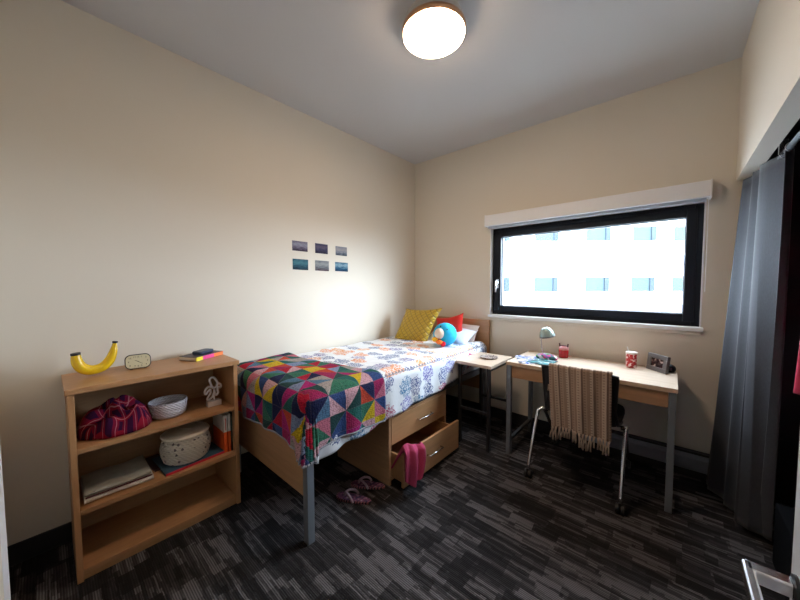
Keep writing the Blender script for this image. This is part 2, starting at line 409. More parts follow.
def comf(u, v):
    tt = -2.16-.0+v*2.07           # along the bed, foot to head
    y = min(-.10, max(-2.32, -2.33+v*2.23))
    pts_ = [(-2.33, .435), (-2.05, .435), (-1.6, .475), (-1.2, .505), (-.85, .520), (-.5, .59), (-.1, .63)]
    hem = .52
    for (a, b), (c, d) in zip(pts_, pts_[1:]):
        if a <= y <= c: hem = b+(d-b)*(y-a)/(c-a)
    smax = XE+.772-hem+.031+.006*math.sin(y*17)+.004*math.sin(y*31)
    hem2 = .32
    s = .035+u*(smax-.035)
    if y < TE:
        y = TE-(TE-y)*.35
    return s, y
def comf_p(u, v):
    s, y = comf(u, v); p = drape(s, y, .772, .055, .006, 1.3)
    if s > XE-.03 and s < XE+.02: p.z += .004
    return p
g = G().grid(90, 150, comf_p, uvf=lambda u, v: comf(u, v))
cf = tag(g.obj('comforter', M['print'], smooth=True, solid=.012, soff=1), 'white comforter printed with orange and blue elephants, spread over the bed', 'comforter')
# piping along the edge seam
pts = [drape(XE+.062, -1.60+1.45*i/60, .783, .066, 0, 1.3) for i in range(61)]
G().tube(pts, .004, 6).obj('piping', plain('dark speckled piping', (.30, .31, .36), .8, var=.6, nscale=120), cf, smooth=True)

# ------- patchwork crochet blanket
def patch():
    t = NT('crochet patchwork triangles'); uv = t.coord('UV'); x, y, _ = t.sep(uv)
    c = .112
    u = t.math('DIVIDE', x, c); v = t.math('DIVIDE', y, c)
    nz = t.noise(uv, 25, 2, .5, 1); nx, ny, _z = t.sep(nz)
    u = t.math('ADD', u, t.math('MULTIPLY', t.math('SUBTRACT', nx, .5), .05)); v = t.math('ADD', v, t.math('MULTIPLY', t.math('SUBTRACT', ny, .5), .05))
    iu = t.math('FLOOR', u); iv = t.math('FLOOR', v); fu = t.math('SUBTRACT', u, iu); fv = t.math('SUBTRACT', v, iv)
    par = t.math('MODULO', t.math('ADD', t.math('ADD', iu, iv), 400.), 2.)
    d1 = t.math('SUBTRACT', fu, fv); d2 = t.math('SUBTRACT', t.math('ADD', fu, fv), 1.)
    d = t.math('ADD', t.math('MULTIPLY', d1, par), t.math('MULTIPLY', d2, t.math('SUBTRACT', 1., par)))
    k = t.math('GREATER_THAN', d, 0.)
    rnd = t.white(t.comb(t.math('ADD', iu, 7.13), t.math('ADD', iv, .71), t.math('ADD', k, 2.37)))
    pal = [(.015, .02, .07), (.38, .012, .035), (.02, .115, .10), (.50, .15, .21), (.08, .17, .27), (.56, .40, .02), (.36, .02, .15), (.02, .06, .06), (.50, .06, .03), (.035, .07, .20), (.34, .31, .29), (.04, .16, .10), (.30, .02, .09), (.20, .26, .42), (.55, .32, .36)]
    col = t.ramp(rnd, [(i/len(pal), p) for i, p in enumerate(pal)], 'CONSTANT')
    edge = t.math('MINIMUM', t.math('MINIMUM', t.math('MINIMUM', fu, t.math('SUBTRACT', 1., fu)), t.math('MINIMUM', fv, t.math('SUBTRACT', 1., fv))), t.math('MULTIPLY', t.math('ABSOLUTE', d), .7))
    seam = t.math('LESS_THAN', edge, .022)
    st = t.n('TexVoronoi'); t.l(uv, st.inputs['Vector']); st.inputs['Scale'].default_value = 95; st.inputs['Randomness'].default_value = .5
    sd_ = st.outputs['Distance']
    col = t.mix(t.math('MULTIPLY', t.math('GREATER_THAN', sd_, .62), .45), col, (.02, .02, .03))
    col = t.mix(t.math('MULTIPLY', seam, .12), col, (.35, .33, .34))
    t.bump(t.math('SUBTRACT', 1., sd_), .6, .006)
    return t.done(col, .95, 0, .1)
M['patch'] = patch()
M['edging'] = plain('grey mottled wool edging', (.34, .36, .40), .95, var=.7, nscale=90)
def blk(u, v):
    s0 = .045+.03*math.sin(v*5); smax = XE+.335+.010*math.sin(v*8)
    t0 = TE-.325-.010*math.sin(u*9); t1 = -1.60-.10*(1-u)-.03*math.sin(u*6)
    return s0+u*(smax-s0), t0+v*(t1-t0)
def blk_p(u, v):
    s, y = blk(u, v); return drape(s, y, .797, .070, .007, 2.1, .12, .22)
def blk_uv(u, v):
    s, y = blk(u, v); dx, dy = s-XE, TE-y
    if dx > 0 and dy > 0:
        a = math.atan2(dy, dx); d = math.hypot(dx, dy)*.9; rr_ = .06+.25*min(dx, dy)
        return (XE+(PI/2-a)*rr_, TE-max(dy, d)) if a > PI/4 else (XE+max(dx, d), TE-a*rr_)
    return s, y
g = G().grid(120, 110, blk_p, uvf=blk_uv)
bk = tag(g.obj('patchwork_blanket', M['patch'], smooth=True, solid=.008, soff=1), 'crochet patchwork blanket of bright triangles hanging over the foot of the bed', 'blanket')
pts = [blk_p(u/80, 0) for u in range(81)]; pts2 = [blk_p(1, v/80) for v in range(81)]
G().tube(pts+pts2[1:], .010, 8).obj('edging', M['edging'], bk, smooth=True)
G().tube([blk_p(u/80, 1) for u in range(81)], .008, 8).obj('edging', M['edging'], bk, smooth=True)

# ------- under-bed chest
ch = thing('drawer_chest', 'maple two drawer chest under the bed with its lower drawer pulled open', 'chest of drawers', (.72, -1.17, 0))
cy0, cy1 = -1.52, -.822
for a, b in ((cy0, cy0+.02), (cy1-.02, cy1)): B(.42, .986, a, b, 0, .482).obj('side_panel', M['woodx'], ch, bevel=.0015)
B(.42, .986, cy0+.02, cy1-.02, .462, .482).obj('top_panel', M['woodx'], ch)
B(.42, .44, cy0+.02, cy1-.02, .02, .462).obj('back_panel', M['woody'], ch)
B(.44, .97, cy0+.02, cy1-.02, .015, .03).obj('bottom_panel', M['woody'], ch)
def handle(x, y0, y1, z, par):
    G().tube([(x, y0, z), (x+.026, y0, z), (x+.026, y1, z), (x, y1, z)], .005, 8).obj('handle', M['chrome'], par, smooth=True)
d1 = B(.968, .988, cy0+.022, cy1-.003, .275, .459).obj('drawer', M['woody'], ch, bevel=.0015); handle(.988, -1.212, -1.046, .366, d1)
g = G().box(1.092, 1.111, cy0+.004, cy1-.003, .035, .262)
g.box(.56, 1.092, cy0+.035, cy0+.047, .05, .22).box(.56, 1.092, cy1-.047, cy1-.035, .05, .22).box(.56, 1.092, cy0+.035, cy1-.035, .045, .055).box(.56, .572, cy0+.035, cy1-.035, .05, .22)
d2 = g.obj('drawer', M['woody'], ch, bevel=.0015); handle(1.111, -1.255, -1.09, .152, d2)

# pink towel hanging out of the drawer
def towel(u, v):
    y = -1.505+.150*u+.028*(2*u-1)*min(1, v*1.5)
    path = [(.99, .11), (1.03, .19), (1.075, .262), (1.105, .296), (1.138, .262), (1.150, .18), (1.152, .11), (1.150, .045)]
    q = v*(len(path)-1); i = min(int(q), len(path)-2); f = q-i
    x = path[i][0]*(1-f)+path[i+1][0]*f; z = path[i][1]*(1-f)+path[i+1][1]*f
    k = max(0, (v-.4)/.6)
    x += (.016*math.sin(u*13+1.2+v*2)+.008*math.sin(u*27+v*5)+.008)*min(1, v*1.8)
    z += .022*math.sin(u*5.2+.3)*(1-k)+.10*k*abs(u-.5)**1.3*1.6
    y += -.045*k*u-.012*k+.006*math.sin(v*7+u*3)
    return (x, y, z)
M['pink'] = plain('rose pink terry', (.42, .060, .135), .95, 0, .1, .18, 160, .5)
tag(G().grid(34, 44, towel).obj('pink_towel', M['pink'], smooth=True, solid=.012, soff=0, sub=1), 'rose pink towel hanging over the front of the open lower drawer', 'towel')

# ------- bedside table
nt = thing('bedside_table', 'small square maple topped table on steel legs coloured black for shade beside the bed head', 'table', (1.15, -.45, 0))
B(1.005, 1.325, -.700, -.250, .690, .715).obj('table_top', M['desk'], nt, bevel=.002)
for x in (1.02, 1.285):
    for y in (-.685, -.29): B(x, x+.026, y, y+.026, 0, .690).obj('leg', M['blackp'], nt, bevel=.002)  # black colour stands in for the darkness under the table
for y in (-.685, -.29): B(1.046, 1.285, y+.003, y+.023, .30, .32).obj('crossbar', M['blackp'], nt)
for x in (1.023, 1.288): B(x, x+.02, -.659, -.29, .664, .690).obj('rail', M['blackp'], nt)
# ornate dark dish on it
tm = NT('dark carved wood'); co = tm.coord(); v_ = tm.n('TexVoronoi'); tm.l(co, v_.inputs['Vector']); v_.inputs['Scale'].default_value = 70
M['carved'] = tm.done(tm.mix(tm.math('GREATER_THAN', v_.outputs['Distance'], .45), (.035, .022, .02), (.35, .27, .23)), .5)
tag(G().lathe((1.185, -.44, .716), [(.002, 0), (.066, 0), (.074, .004), (.078, .013), (.073, .014), (.064, .007), (.002, .005)], 36).obj('trinket_dish', M['carved'], smooth=True), 'dark carved round dish on the bedside table', 'dish')

# ------- desk
dk = thing('desk', 'maple topped writing desk with dark steel legs below the window', 'desk', (1.92, -.34, 0))
dx0, dx1, dy0, dy1 = 1.412, 2.434, -.608, -.060
B(dx0, dx1, dy0, dy1, .727, .755).obj('desk_top', M['desk'], dk, bevel=.002)
B(dx0, dx1, dy0-.0015, dy0, .729, .753).obj('edge_band', M['edge'], dk)
for x in (dx0+.004, dx1-.040):
    for y in (dy0+.004, dy1-.040): B(x, x+.034, y, y+.034, 0, .727).obj('leg', M['steell'], dk, bevel=.003)
B(dx0+.04, dx1-.042, dy0+.012, dy0+.030, .630, .721).obj('apron', M['woodx'], dk, bevel=.002)
B(dx0+.04, dx1-.042, dy1-.035, dy1-.02, .66, .727).obj('rear_rail', M['steel'], dk)
for x in (dx0+.010, dx1-.034): B(x, x+.022, dy0+.038, dy1-.040, .10, .125).obj('stretcher', M['steel'], dk)
for x in (dx0+.010, dx1-.034): B(x, x+.022, dy0+.038, dy1-.040, .69, .727).obj('side_rail', M['steel'], dk)

# ------- heater
ht = thing('baseboard_heater', 'long grey baseboard heater at the foot of the window wall', 'heater', (2.27, -.03, 0))
prof = [(-.002, .055), (-.055, .055), (-.058, .062), (-.060, .140), (-.046, .160), (-.044, .168), (-.002, .178)]
xs0, xs1 = 1.87, 2.66
vs = [(x, y, z) for x in (xs0, xs1) for (y, z) in prof]; n = len(prof)
G().add(vs, [tuple(range(n)), tuple(range(2*n-1, n-1, -1))]+[(i, n+i, n+(i+1) % n, (i+1) % n) for i in range(n)]).obj('heater_body', M['heater'], ht)
B(xs0+.01, xs1-.01, -.050, -.006, .170, .185).obj('top_grille', M['blackp'], ht)
B(xs0+.01, xs1-.01, -.045, -.003, 0, .056).obj('base_gap', M['blackp'], ht)

# ------- chair
cr = thing('desk_chair', 'black nesting chair with silver legs on casters, tucked under the desk', 'chair', (1.94, -.5, 0))
def seatf(v):
    e = 3.2
    return v
sx, sy = 1.94, -.43
out = []
for i in range(40):
    q = 2*PI*i/40; c_, s_ = math.cos(q), math.sin(q)
    out.append((.225*math.copysign(abs(c_)**.45, c_), .215*math.copysign(abs(s_)**.45, s_)))
G().prism(out, .435, .485, c=(sx, sy, 0)).obj('seat', plain('black seat fabric', (.012, .012, .014), .9), cr, bevel=.015)
def backf(u, v):
    wv = .218-.03*(1-v)*.6; x = 1.935+(u*2-1)*wv; z = .475+.325*v
    z -= .012*(abs(u*2-1)**4) if v > .9 else 0
    y = -.655-.050*v-.035*(1-(u*2-1)**2)*1.0
    return (x, y, z)
bkr = G().grid(24, 16, backf).obj('backrest', plain('black mesh backrest', (.010, .010, .012), .8), cr, smooth=True, solid=.014)
pp = [backf(0, i/10) for i in range(11)]+[backf(i/16, 1) for i in range(1, 17)]+[backf(1, 1-i/10) for i in range(1, 11)]+[backf(1-i/16, 0) for i in range(1, 16)]
G().tube(pp, .012, 8, closed=True).obj('back_frame', M['blackp'], bkr, smooth=True)
for sgn in (-1, 1):
    xa = 1.94+sgn*.262
    G().tube([(1.94+sgn*.195, -.675, .60), (1.94+sgn*.205, -.665, .52), (1.94+sgn*.212, -.60, .455), (1.94+sgn*.215, -.46, .43)], .013, 8).obj('back_support', M['blackp'], cr, smooth=True)
    xb = 1.926+sgn*.268
    l1 = G().tube([(xa-sgn*.035, -.575, .435), (xa, -.575, .440), (xb, -.60, .425), (xb, -.79, .085), (xb, -.79, .06)], .0125, 12).obj('leg', M['chrome'], cr, smooth=True)
    l2 = G().tube([(xa-sgn*.03, -.56, .425), (xa-sgn*.012, -.54, .415), (xb-sgn*.02, -.19, .085), (xb-sgn*.02, -.19, .06)], .0125, 12).obj('leg', M['chrome'], cr, smooth=True)
    for (yy, par, xx) in ((-.79, l1, xb), (-.19, l2, xb-sgn*.02)):
        g = G()
        for dxx in (-.014, .014): g.lathe((xx+dxx, yy-.008, .027), [(0, -.008), (.027, -.008), (.027, .008), (0, .008)], 20, mat=Matrix.Rotation(R(90), 3, 'Y'))
        g.box(xx-.007, xx+.007, yy-.022, yy+.016, .030, .066); g.obj('caster', M['blackp'], par)
G().tube([(1.72, -.52, .425), (2.16, -.52, .425)], .011, 8).obj('seat_rail', M['blackp'], cr, smooth=True)

# throw over chair back
def throwm():
    t = NT('woven beige and brown stripes'); uv = t.coord('UV'); x, y, _ = t.sep(uv)
    w_ = t.math('FRACT', t.math('MULTIPLY', x, 2.6))
    c = t.ramp(w_, [(0, (.30, .205, .15)), (.16, (.22, .145, .105)), (.24, (.44, .33, .25)), (.42, (.10, .06, .045)), (.50, (.32, .225, .165)), (.66, (.24, .165, .12)), (.78, (.47, .37, .29)), (.90, (.14, .09, .065))], 'CONSTANT')
    dots = t.math('GREATER_THAN', t.math('SINE', t.math('MULTIPLY', y, 300.)), .1)
    band = t.math('GREATER_THAN', t.math('SINE', t.math('MULTIPLY', x, 2*PI*10.4)), .55)
    c = t.mix(t.math('MULTIPLY', t.math('MULTIPLY', dots, band), .6), c, (.12, .07, .05))
    c = t.mix(t.math('MULTIPLY', t.noise(uv, 120, 2), .35), c, (.40, .30, .23))
    t.bump(t.noise(uv, 160, 2), .5, .004)
    return t.done(c, .95, 0, .1)
M['throw'] = throwm()
def thr(u, v):
    # v: 0 far side hem, goes over the top rail and down to the near hem
    x = 1.750+.372*u + (.060*v*(1-u) + .018*v*u)
    cx = (x-1.935)/.218; yb = -.705-.035*(1-min(1, cx*cx))
    if v < .22: q = v/.22; y, z = yb+.018, .62+.18*q
    elif v < .30:
        q = (v-.22)/.08*PI; y = yb-.004+.022*math.cos(q); z = .806+.016*math.sin(q)
    else:
        q = (v-.30)/.70; y = yb-.026-.035*q; z = .806-.385*q
    a = min(1, max(0, (v-.3)*2.5)); y -= a*(.010*math.sin(u*13+1)+.005*math.sin(u*29))+a*.008
    z += .008*math.sin(u*5)*a
    return (x, y, z)
th = tag(G().grid(60, 70, thr, uvf=lambda u, v: (u, v*.7)).obj('woven_throw', M['throw'], smooth=True, solid=.006, soff=0), 'beige and brown striped woven throw with fringe draped over the chair back', 'throw')
for i in range(17):
    u = (i+.5)/17; p = Vector(thr(u, 1)); L = random.uniform(.065, .105); dx = random.uniform(-.012, .012)
    g = G()
    for kx in (-.004, .004): g.tube([p+Vector((kx, 0, .004)), p+Vector((dx*.3+kx*.6, -.003, -.02)), p+Vector((dx*.8+kx*1.6, .002, -L*.6)), p+Vector((dx+kx*2.2, 0, -L))], [.0045, .0035, .0045, .005], 6)
    g.obj('tassel', plain('cream yarn', (.40, .30, .23), .95, var=.3), th, smooth=True)

# ------- blind, curtain
rb = thing('roller_blind', 'white roller blind cassette mounted over the top of the window', 'blind', (1.765, -.05, 1.93))
B(.968, 2.562, -.092, 0, 1.945, 2.052).obj('cassette', M['white'], rb, bevel=.004)
for x in (.962, 2.562): B(x-.001, x+.007, -.096, 0, 1.940, 2.056).obj('end_cap', M['white'], rb, bevel=.002)
B(.985, 2.545, -.06, -.035, 1.925, 1.946).obj('hem_bar', plain('grey hem bar', (.42, .46, .52), .5), rb)
for y in (-.075, -.055): G().tube([(2.555, y, 1.945), (2.556, y, 1.32)], .0016, 6).obj('pull_chain', M['white'], rb)
G().tube([(2.556, -.075, 1.32), (2.556, -.065, 1.312), (2.556, -.055, 1.32)], .0016, 6).obj('pull_chain', M['white'], rb)

rod = thing('curtain_rod', 'dark metal curtain rod fixed behind the closet header', 'curtain rod', (2.80, -.9, 2.0))
G().tube([(2.785, -1.745, 2.005), (2.785, -.035, 2.005)], .012, 12).obj('rod', M['steel'], rod, smooth=True)
for y in (-1.2, -.62): B(2.761, 2.79, y-.01, y+.01, 1.995, 2.06).obj('bracket', M['chrome'], rod)

def curtainm():
    t = NT('slate grey curtain cloth'); co = t.coord()
    nz = t.noise(t.mapping(co, (1, 1, .3)), 220, 2)
    t.b.inputs['Sheen Weight'].default_value = .25; t.bump(nz, .15, .001)
    return t.done(t.mix(nz, (.022, .025, .034), (.040, .045, .058)), .7, 0, .3)
M['curtain'] = curtainm()
def cur(u, v):
    # u along the gathered curtain from the window wall, v from hem to heading
    z = .028+1.985*v
    nf = 4.6; ph = 2*PI*(4.4*u if u < .6 else 2.64+(u-.6)*2.1)+.9
    e = (1-v)**.95
    def pl_(P, q):
        q *= len(P)-1; i = min(int(q), len(P)-2); f = q-i
        return [P[i][k]*(1-f)+P[i+1][k]*f for k in (0, 1)]
    xt, yt = pl_([(2.705, -.045), (2.735, -.26), (2.765, -.45), (2.785, -.68)], u)
    xb, yb = pl_([(2.585, -.135), (2.680, -.34), (2.742, -.56), (2.810, -.53)], u)
    y = yt*(1-e)+yb*e; x = xt*(1-e)+xb*e
    kk = min(1, max(0, (u-.45)/.25)); amp = (.013+.020*kk)*(1+.4*(1-v))
    x += amp*math.sin(ph+.5*math.sin(v*2+u*3)); y += (.012+.016*kk)*math.cos(ph+1+.4*v)
    return (x, y, z)
ct = tag(G().grid(220, 40, cur).obj('curtain', M['curtain'], smooth=True, solid=.002), 'slate grey floor length curtain gathered at the window end of the closet opening', 'curtain')
for i in range(7):
    y = -.07-.105*i
    G().tube([(2.785+.017*math.cos(a*PI/6), y, 2.003+.019*math.sin(a*PI/6)) for a in range(12)], .0022, 6, closed=True).obj('curtain_ring', M['chrome'], ct, smooth=True)

# dark closet contents
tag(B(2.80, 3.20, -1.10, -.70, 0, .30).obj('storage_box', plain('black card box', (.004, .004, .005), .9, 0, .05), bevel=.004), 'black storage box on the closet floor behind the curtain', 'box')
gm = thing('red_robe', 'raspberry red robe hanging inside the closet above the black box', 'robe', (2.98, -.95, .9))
def robe(u, v):
    a = u*2*PI; z = .90+.82*v; wd = .195*(1-v)+.17*v if v < .85 else .17*(1-(v-.85)*4.5); dp = .06*(1-.5*v)
    f = .010*math.sin(a*7)*(1-v)
    return (2.995+(wd+f)*math.cos(a), -.93+(dp+f)*math.sin(a), z)
G().grid(64, 30, robe).obj('robe_body', plain('raspberry red fleece', (.50, .02, .07), .9), gm, smooth=True, solid=.004)
hg = [(2.995-.13, -.93, 1.66), (2.995-.06, -.93, 1.72), (2.995, -.93, 1.75), (2.995+.06, -.93, 1.72), (2.995+.13, -.93, 1.66)]
G().tube(hg, .006, 8).tube([(2.995, -.93, 1.75), (2.995, -.93, 1.83), (3.015, -.93, 1.85), (3.01, -.93, 1.872), (2.99, -.93, 1.873)], .0025, 6).obj('hanger', M['blackp'], gm, smooth=True)
tag(G().tube([(2.995, -1.745, 1.86), (2.995, -.035, 1.86)], .011, 12).obj('closet_rail', M['steel'], smooth=True), 'dark clothes rail running across the closet behind the curtain', 'rail')

# door lever
def lever():
    h = bpy.data.objects.new
    z = LZ
    lv = G()
    # neck out of the door face, then a flat blade back towards the hinge
    lv.box(hx-.062, hx-.004, LY-.014, LY+.014, z-.012, z+.012)
    lv.box(hx-.066, hx-.050, LY-.135, LY+.012, z-.012, z+.012)
    return lv
lo = lever().obj('door_handle', M['chrome'], dr, bevel=.004)
G().lathe((hx, LY, LZ), [(0, 0), (.022, 0), (.022, .005), (.012, .007), (0, .007)], 28, mat=Matrix.Rotation(R(-90), 3, 'Y')).obj('rosette', M['blackp'], lo, smooth=False)

# ================================================================ SMALL THINGS
# --- cushions and pillows
def pillow(name, c, rv, uvv, w, h, tk, mat, label, cat, group=None, pinch=.10, n=28, skew=0):
    rv = Vector(rv).normalized(); uvv = Vector(uvv); uvv = (uvv-rv*uvv.dot(rv)*(1-skew)).normalized(); nv = rv.cross(uvv).normalized(); c = Vector(c)
    g = G()
    for sgn in (1, -1):
        def f(a, b, sgn=sgn):
            p, q = (a*2-1), (b*2-1)
            if sgn < 0: p = -p
            th_ = max(0, (1-abs(p)**2.6))**.55*max(0, (1-abs(q)**2.6))**.55*tk/2
            X = p*w/2*(1-pinch*(1-q*q)); Y = q*h/2*(1-pinch*(1-p*p))
            wr = .006*noise.noise(Vector((X*9, Y*9, tk*30+sgn)))
            return c+rv*X+uvv*Y+nv*sgn*(th_+wr*min(1, th_*30))
        g.grid(n, n, f, uvf=lambda a, b: (a, b))
    return tag(g.obj(name, mat, smooth=True), label, cat, group)
def quilt():
    t = NT('mustard quilted satin'); uv = t.coord('UV'); x, y, _ = t.sep(uv)
    a = t.math('ABSOLUTE', t.math('SINE', t.math('MULTIPLY', t.math('ADD', x, y), PI*7))); b = t.math('ABSOLUTE', t.math('SINE', t.math('MULTIPLY', t.math('SUBTRACT', x, y), PI*7)))
    hgt = t.math('MINIMUM', a, b)
    line = t.math('LESS_THAN', hgt, .22)
    col = t.mix(t.math('MULTIPLY', line, .75), (.56, .37, .035), (.22, .12, .005))
    t.bump(t.math('POWER', hgt, .5), .7, .012); return t.done(col, .42, 0, .5)
pillow('red_cushion', (.630, -.205, .895), (1, -.10, .22), (-.12, .25, 1), .38, .30, .13, plain('red satin', (.70, .02, .015), .4), 'plain red cushion propped between the mustard cushion and headboard', 'cushion', pinch=.16)
pillow('white_pillow', (.66, -.235, .835), (1, 0, .02), (0, 1, .42), .50, .30, .12, plain('pale blue white cotton', (.74, .80, .88), .85), 'pale white pillow lying in front of the headboard beside the blue plush bird', 'pillow', pinch=.05)
pillow('beige_pillow', (.655, -.14, .865), (1, 0, -.04), (0, .6, 1), .52, .21, .11, plain('beige cotton', (.58, .50, .45), .85), 'beige pillow standing against the headboard behind the white one', 'pillow', pinch=.05)
pillow('mustard_cushion', (.345, -.42, .920), (1, .10, .06), (.42, .30, 1), .45, .43, .15, quilt(), 'mustard yellow diamond quilted cushion standing at the head of the bed', 'cushion', pinch=.11, skew=.8)

# --- plush bird
pc = Vector((.765, -.50, .892)); pr = .112
pl = thing('plush_bird', 'round bright blue plush bird with cream face sitting on the bed', 'plush toy', (pc.x, pc.y, pc.z-pr))
look = (Vector((2.391, -3.007, 1.2))-pc).normalized(); sidev = Vector((0, 0, 1)).cross(look).normalized(); upv = look.cross(sidev)
def fz(v): return v*(1+.02*noise.noise(v*45))
G().ball(pc, (pr, pr, pr*.98), f=fz, n=40, m=24).obj('body', plain('turquoise plush', (.02, .42, .70), .95, nscale=200, bump=.4), pl, smooth=True)
def pos(a, b, d): return pc+(look*d+sidev*a+upv*b)
fc = pos(-.047, .008, .075)
fa = G().ball(fc, (.052, .052, .052), n=24, m=14).obj('face', plain('cream plush', (.78, .64, .52), .95), pl, smooth=True)
G().ball(pos(-.092, -.045, .085), (.030, .028, .022)).obj('upper_beak', plain('yellow felt', (.85, .48, .03), .9), pl, smooth=True)
G().ball(pos(-.052, -.068, .10), (.032, .028, .022)).obj('lower_beak', plain('orange felt', (.85, .20, .03), .9), pl, smooth=True)
G().ball(pos(-.018, -.085, .080), (.026, .024, .028)).obj('foot', plain('red felt', (.65, .01, .03), .9), pl, smooth=True)
for a, b in ((.020, .048), (-.040, .077)): G().ball(pos(a, b, .093 if b < .06 else .074), .0075, n=12, m=8).obj('eye', M['blackp'], pl, smooth=True)

# --- wall photos
def photo_mat(i, c0, c1, c2):
    t = NT('printed scenery %s' % 'abcdef'[i]); uv = t.coord('UV'); x, y, _ = t.sep(uv)
    nz = t.noise(t.mapping(uv, (2.5, 6, 1), (i*3., i, 0)), 1.6, 5, .6)
    f = t.math('ADD', t.math('MULTIPLY', y, .55), t.math('MULTIPLY', nz, .6))
    c0, c1, c2 = [tuple(x*.62 for x in c) for c in (c0, c1, c2)]
    return t.done(t.ramp(f, [(.3, c0), (.5, c1), (.66, c2), (.85, c1)]), .7, 0, .15)
ph = [((-1.639, -1.495, 1.655, 1.738), 'violet cloudy sky photo print, top left of the six on the wall', ((.05, .03, .05), (.20, .17, .26), (.42, .42, .52))),
      ((-1.418, -1.285, 1.650, 1.737), 'dark purple dusk photo print, top middle of the six on the wall', ((.03, .02, .04), (.06, .06, .13), (.16, .13, .20))),
      ((-1.196, -1.062, 1.647, 1.731), 'pale grey seashore photo print, top right of the six on the wall', ((.05, .07, .11), (.28, .32, .38), (.50, .45, .46))),
      ((-1.638, -1.492, 1.497, 1.587), 'dark teal photo print with a pale spot, bottom left of the six', ((.01, .03, .05), (.03, .11, .17), (.10, .30, .36))),
      ((-1.421, -1.275, 1.495, 1.586), 'grey city view photo print, bottom middle of the six on the wall', ((.10, .04, .06), (.22, .25, .28), (.45, .46, .46))),
      ((-1.204, -1.052, 1.497, 1.582), 'deep blue photo print with white streaks, bottom right of the six', ((.01, .04, .10), (.02, .13, .25), (.35, .55, .65)))]
for i, ((y0, y1, z0, z1), lab, cc) in enumerate(ph):
    g = G(); vs = [(.0025, y0, z0), (.0025, y1, z0-.002), (.0025, y1, z1-.002), (.0025, y0, z1)]
    g.add([(.0003, v[1], v[2]) for v in vs]+vs, [(3, 2, 1, 0), (4, 5, 6, 7), (0, 1, 5, 4), (1, 2, 6, 5), (2, 3, 7, 6), (3, 0, 4, 7)], uv=[(0, 0), (1, 0), (1, 1), (0, 1)]*2)
    tag(g.obj('photo_print', photo_mat(i, *cc)), lab, 'photo', 'photo prints on the left wall')

# --- things on top of the bookshelf
TOP = .905
bn = thing('banana_ornament', 'large glossy yellow banana ornament curved upward on the bookshelf top', 'ornament', (.16, -2.84, TOP))
cpts = [(-.098, .112), (-.093, .075), (-.075, .045), (-.045, .028), (-.010, .026), (.025, .036), (.055, .062), (.073, .098), (.082, .130), (.086, .150)]
rr = [.020, .027, .030, .0300, .029, .028, .027, .022, .015, .011]
def smooth_path(P, Rr, n=6):
    out = []; ro = []
    for i in range(len(P)-1):
        p0 = P[max(0, i-1)]; p1 = P[i]; p2 = P[i+1]; p3 = P[min(len(P)-1, i+2)]
        for k in range(n):
            t_ = k/n
            f = lambda a, b, c, d: .5*((2*b)+(-a+c)*t_+(2*a-5*b+4*c-d)*t_**2+(-a+3*b-3*c+d)*t_**3)
            out.append(tuple(f(p0[j], p1[j], p2[j], p3[j]) for j in range(len(p1)))); ro.append(Rr[i]*(1-t_)+Rr[i+1]*t_)
    out.append(P[-1]); ro.append(Rr[-1]); return out, ro
bp, br = smooth_path(cpts, rr)
W3 = [(.170-.04*a, -2.842+a*.80, TOP+.004+b*1.02) for a, b in bp]
G().tube(W3, br, 6).obj('body', plain('glossy banana yellow', (.80, .52, .01), .25, 0, .6, .1, 12), bn, smooth=True, bevel=0, sub=1)
for p, q, r_ in ((W3[0], W3[1], .0185), (W3[-1], W3[-2], .0115)):
    d = (Vector(p)-Vector(q)).normalized(); G().tube([Vector(p)-d*.002, Vector(p)+d*.008], r_, 14).obj('tip', M['blackp'], bn)

# clock facing the camera
def rrect(a, b, r, n=6, e=1):
    o = []
    for (cx_, cy_, q0) in ((a-r, b-r, 0), (-a+r, b-r, 90), (-a+r, -b+r, 180), (a-r, -b+r, 270)):
        for k in range(n+1): q = R(q0+90*k/n); o.append((cx_+r*math.cos(q), cy_+r*math.sin(q)))
    return o
ck = thing('alarm_clock', 'retro oblong desk clock with cream dial and black rim on the bookshelf', 'clock', (.17, -2.685, TOP))
fcd = Vector((.78, -.42, 0)).normalized()       # facing
fcd = (Vector((1, -.12, .12))).normalized(); sdv = Vector((0, 0, 1)).cross(fcd).normalized(); upc = fcd.cross(sdv)
CM = Matrix((sdv, upc, fcd)).transposed(); cc = Vector((.165, -2.682, TOP+.040))
G().prism(rrect(.056, .039, .026), -.018, .014, CM, cc).obj('case', M['blackp'], ck, bevel=.004)
dl = G().prism(rrect(.052, .035, .023), .014, .0155, CM, cc).obj('dial', plain('cream clock dial', (.66, .62, .42), .4), ck)
me_all = G()
for hnum in range(1, 13):
    fcv = bpy.data.curves.new('n', 'FONT'); fcv.body = str(hnum); fcv.size = .0125; fcv.align_x = 'CENTER'; fcv.align_y = 'CENTER'; fcv.extrude = .0002; fcv.resolution_u = 2
    to = bpy.data.objects.new('n', fcv); mm = bpy.data.meshes.new_from_object(to)
    a = R(90-30*hnum); ca, sa = math.cos(a), math.sin(a); k = 1/max(abs(ca)/.040, abs(sa)/.0245, (abs(ca)/.040*.6+abs(sa)/.0245*.6))
    me_all.add([CM @ Vector((v.co.x+ca*k, v.co.y+sa*k, v.co.z+.0160))+cc for v in mm.vertices], [tuple(p.vertices) for p in mm.polygons])
    bpy.data.objects.remove(to); bpy.data.curves.remove(fcv); bpy.data.meshes.remove(mm)
me_all.obj('numerals', M['blackp'], ck)
def hand(a, L, w): 
    a = R(a); d = Vector((math.cos(a), math.sin(a))); p = Vector((-d.y, d.x))
    q = [d*-.004+p*w, d*-.004-p*w, d*L-p*w*.5, d*L+p*w*.5]
    G().prism([tuple(x) for x in q[::-1]], .0162, .0168, CM, cc).obj('hand', M['blackp'], ck)
hand(-38, .024, .0012); hand(150, .016, .0016)
